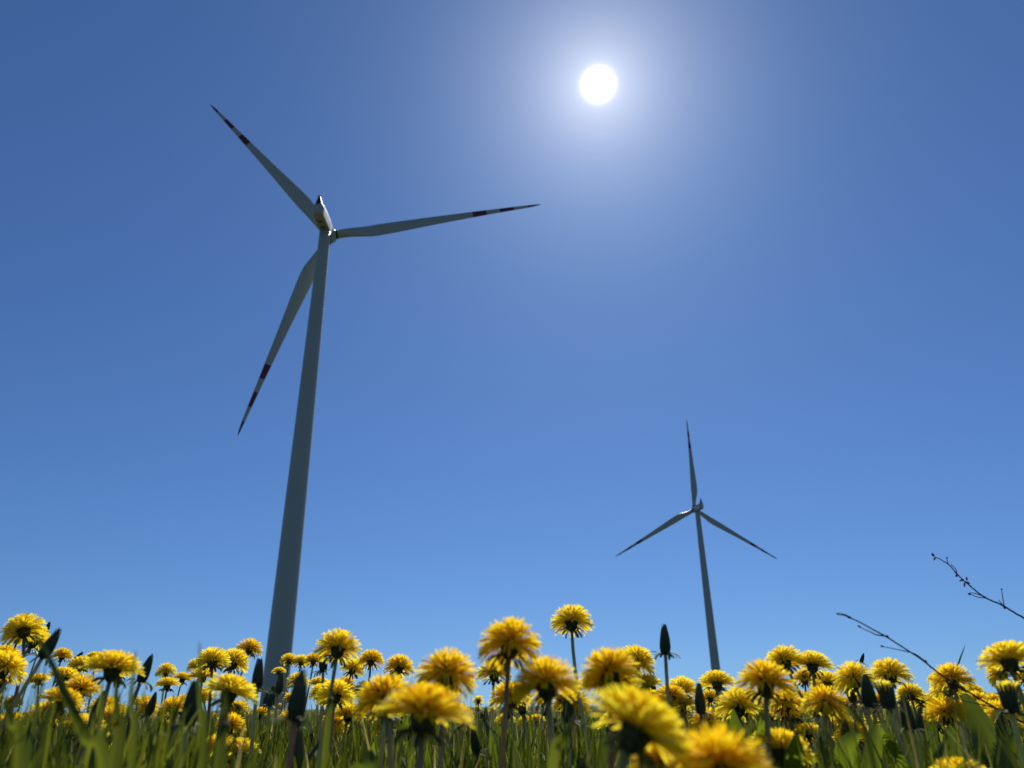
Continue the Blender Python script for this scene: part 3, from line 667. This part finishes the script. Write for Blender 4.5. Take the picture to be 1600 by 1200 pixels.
q=MB(); tube(q,[Vector((0,0,-.01)),at(517,1330,.46)-T.location],.002,8,0,.6); q.obj('stem',[M['stem']],T)
T=thing('broadleaf_weed',(.2,.6,0),'low round leaved weed glowing green beneath the arched stem','plant')
child_strip([(1330,1260,.6),(1325,1200,.6),(1322,1165,.6),(1345,1145,.6)],.019,.9,.4)
child_strip([(1290,1270,.6),(1300,1220,.6),(1316,1195,.6)],.016,.8,.5)
child_strip([(1350,1270,.6),(1362,1190,.6),(1370,1130,.61)],.016,.8,.5)
q=MB(); tube(q,[Vector((0,0,-.01)),at(1315,1290,.6)-T.location],.002,8,0,.6); q.obj('stem',[M['stem']],T)
# ---------------------------------------------------------------- bare twigs
def twig(main,rad,sides,buds,root,label):
    P=[at(*p) for p in main]; base=Vector(root); T=thing('bare_twig',base,label,'twig','bare twigs reaching in from the right')
    path=smoothpath([p-base for p in P]+[(P[-1]-base)*.5+Vector((.015,0,0)),Vector((0,0,-.01))],6)
    # slight kinks at nodes
    kink=[p+Vector((rnd.uniform(-1,1),rnd.uniform(-1,1),rnd.uniform(-1,1)))*.00035 for p in path]
    n=len(kink); mb=MB(); tube(mb,kink,[rad*(.55+1.1*i/n)*(1.1 if i%6==0 else 1) for i in range(n)],8); mb.obj('main_twig',[M['twig']],T)
    for s in sides:
        q=MB(); S=smoothpath([at(*p)-base for p in s],4); m_=len(S); tube(q,S,[rad*(.75-.4*i/m_) for i in range(m_)],6); q.obj('side_twig',[M['twig']],T)
    for (x,y,d,dx,dy,L) in buds:
        q=MB(); p0=at(x,y,d)-base; p1=at(x+dx,y+dy,d)-base; v=[p0+(p1-p0)*t for t in(0,.3,.65,1)]
        tube(q,v,[rad*.5,rad*L*.85,rad*L*.7,rad*.15],7); q.obj('leaf_bud',[M['twig']],T)
D1=.74
twig([(1311,960,D1),(1330,966,D1),(1380,992,D1),(1440,1031,D1),(1480,1061,D1),(1550,1103,D1),(1605,1132,D1),(1680,1170,D1+.02)],.00095,
     [[(1385,994,D1),(1370,992,D1),(1357,986,D1+.005),(1341,979,D1+.01)],[(1445,1033,D1),(1430,1022,D1),(1412,1017,D1-.005),(1378,1010,D1-.01)],
      [(1332,967,D1),(1322,961,D1-.002),(1312,958,D1-.003)],[(1560,1108,D1),(1530,1100,D1),(1500,1093,D1-.01),(1472,1081,D1-.02)]],
     [(1330,966,D1,-8,-4,1.8),(1312,960,D1,-6,-2,1.3),(1384,993,D1,5,3,1.7),(1443,1032,D1,6,3,1.9),(1380,1010,D1-.01,-5,-1,1.4),(1345,980,D1+.01,-6,-3,1.2)],
     (.60,.72,0),'lower bare twig slanting down across the right side dandelions')
D2=.90
twig([(1457,868,D2),(1481,881,D2),(1496,898,D2),(1515,915,D2),(1540,934,D2),(1568,947,D2),(1605,969,D2),(1690,1020,D2+.02),(1780,1100,D2+.03)],.00095,
     [[(1482,882,D2),(1480,877,D2),(1480,872,D2)],[(1495,896,D2),(1493,889,D2),(1485,881,D2)],[(1540,934,D2),(1528,933,D2),(1515,928,D2)],
      [(1569,947,D2),(1567,935,D2),(1565,921,D2)],[(1567,946,D2),(1564,942,D2),(1560,937,D2)],[(1540,933,D2),(1526,928,D2),(1516,926,D2)]],
     [(1459,869,D2,-3,-5,2.0),(1461,871,D2,-2,5,1.6),(1495,897,D2,-1,5,1.9),(1506,905,D2,-8,3,1.7),(1511,907,D2,-1,-6,1.5),(1507,910,D2,0,8,1.4),(1517,929,D2,-5,-2,2.0),(1515,912,D2,-8,-3,2.2),(1565,922,D2,0,-3,1.3),(1569,947,D2,2,5,2.2),(1480,873,D2,-1,-3,1.2)],
     (.80,.88,0),'upper bare twig with little buds reaching in from the right edge')
print('objects',len(bpy.data.objects))
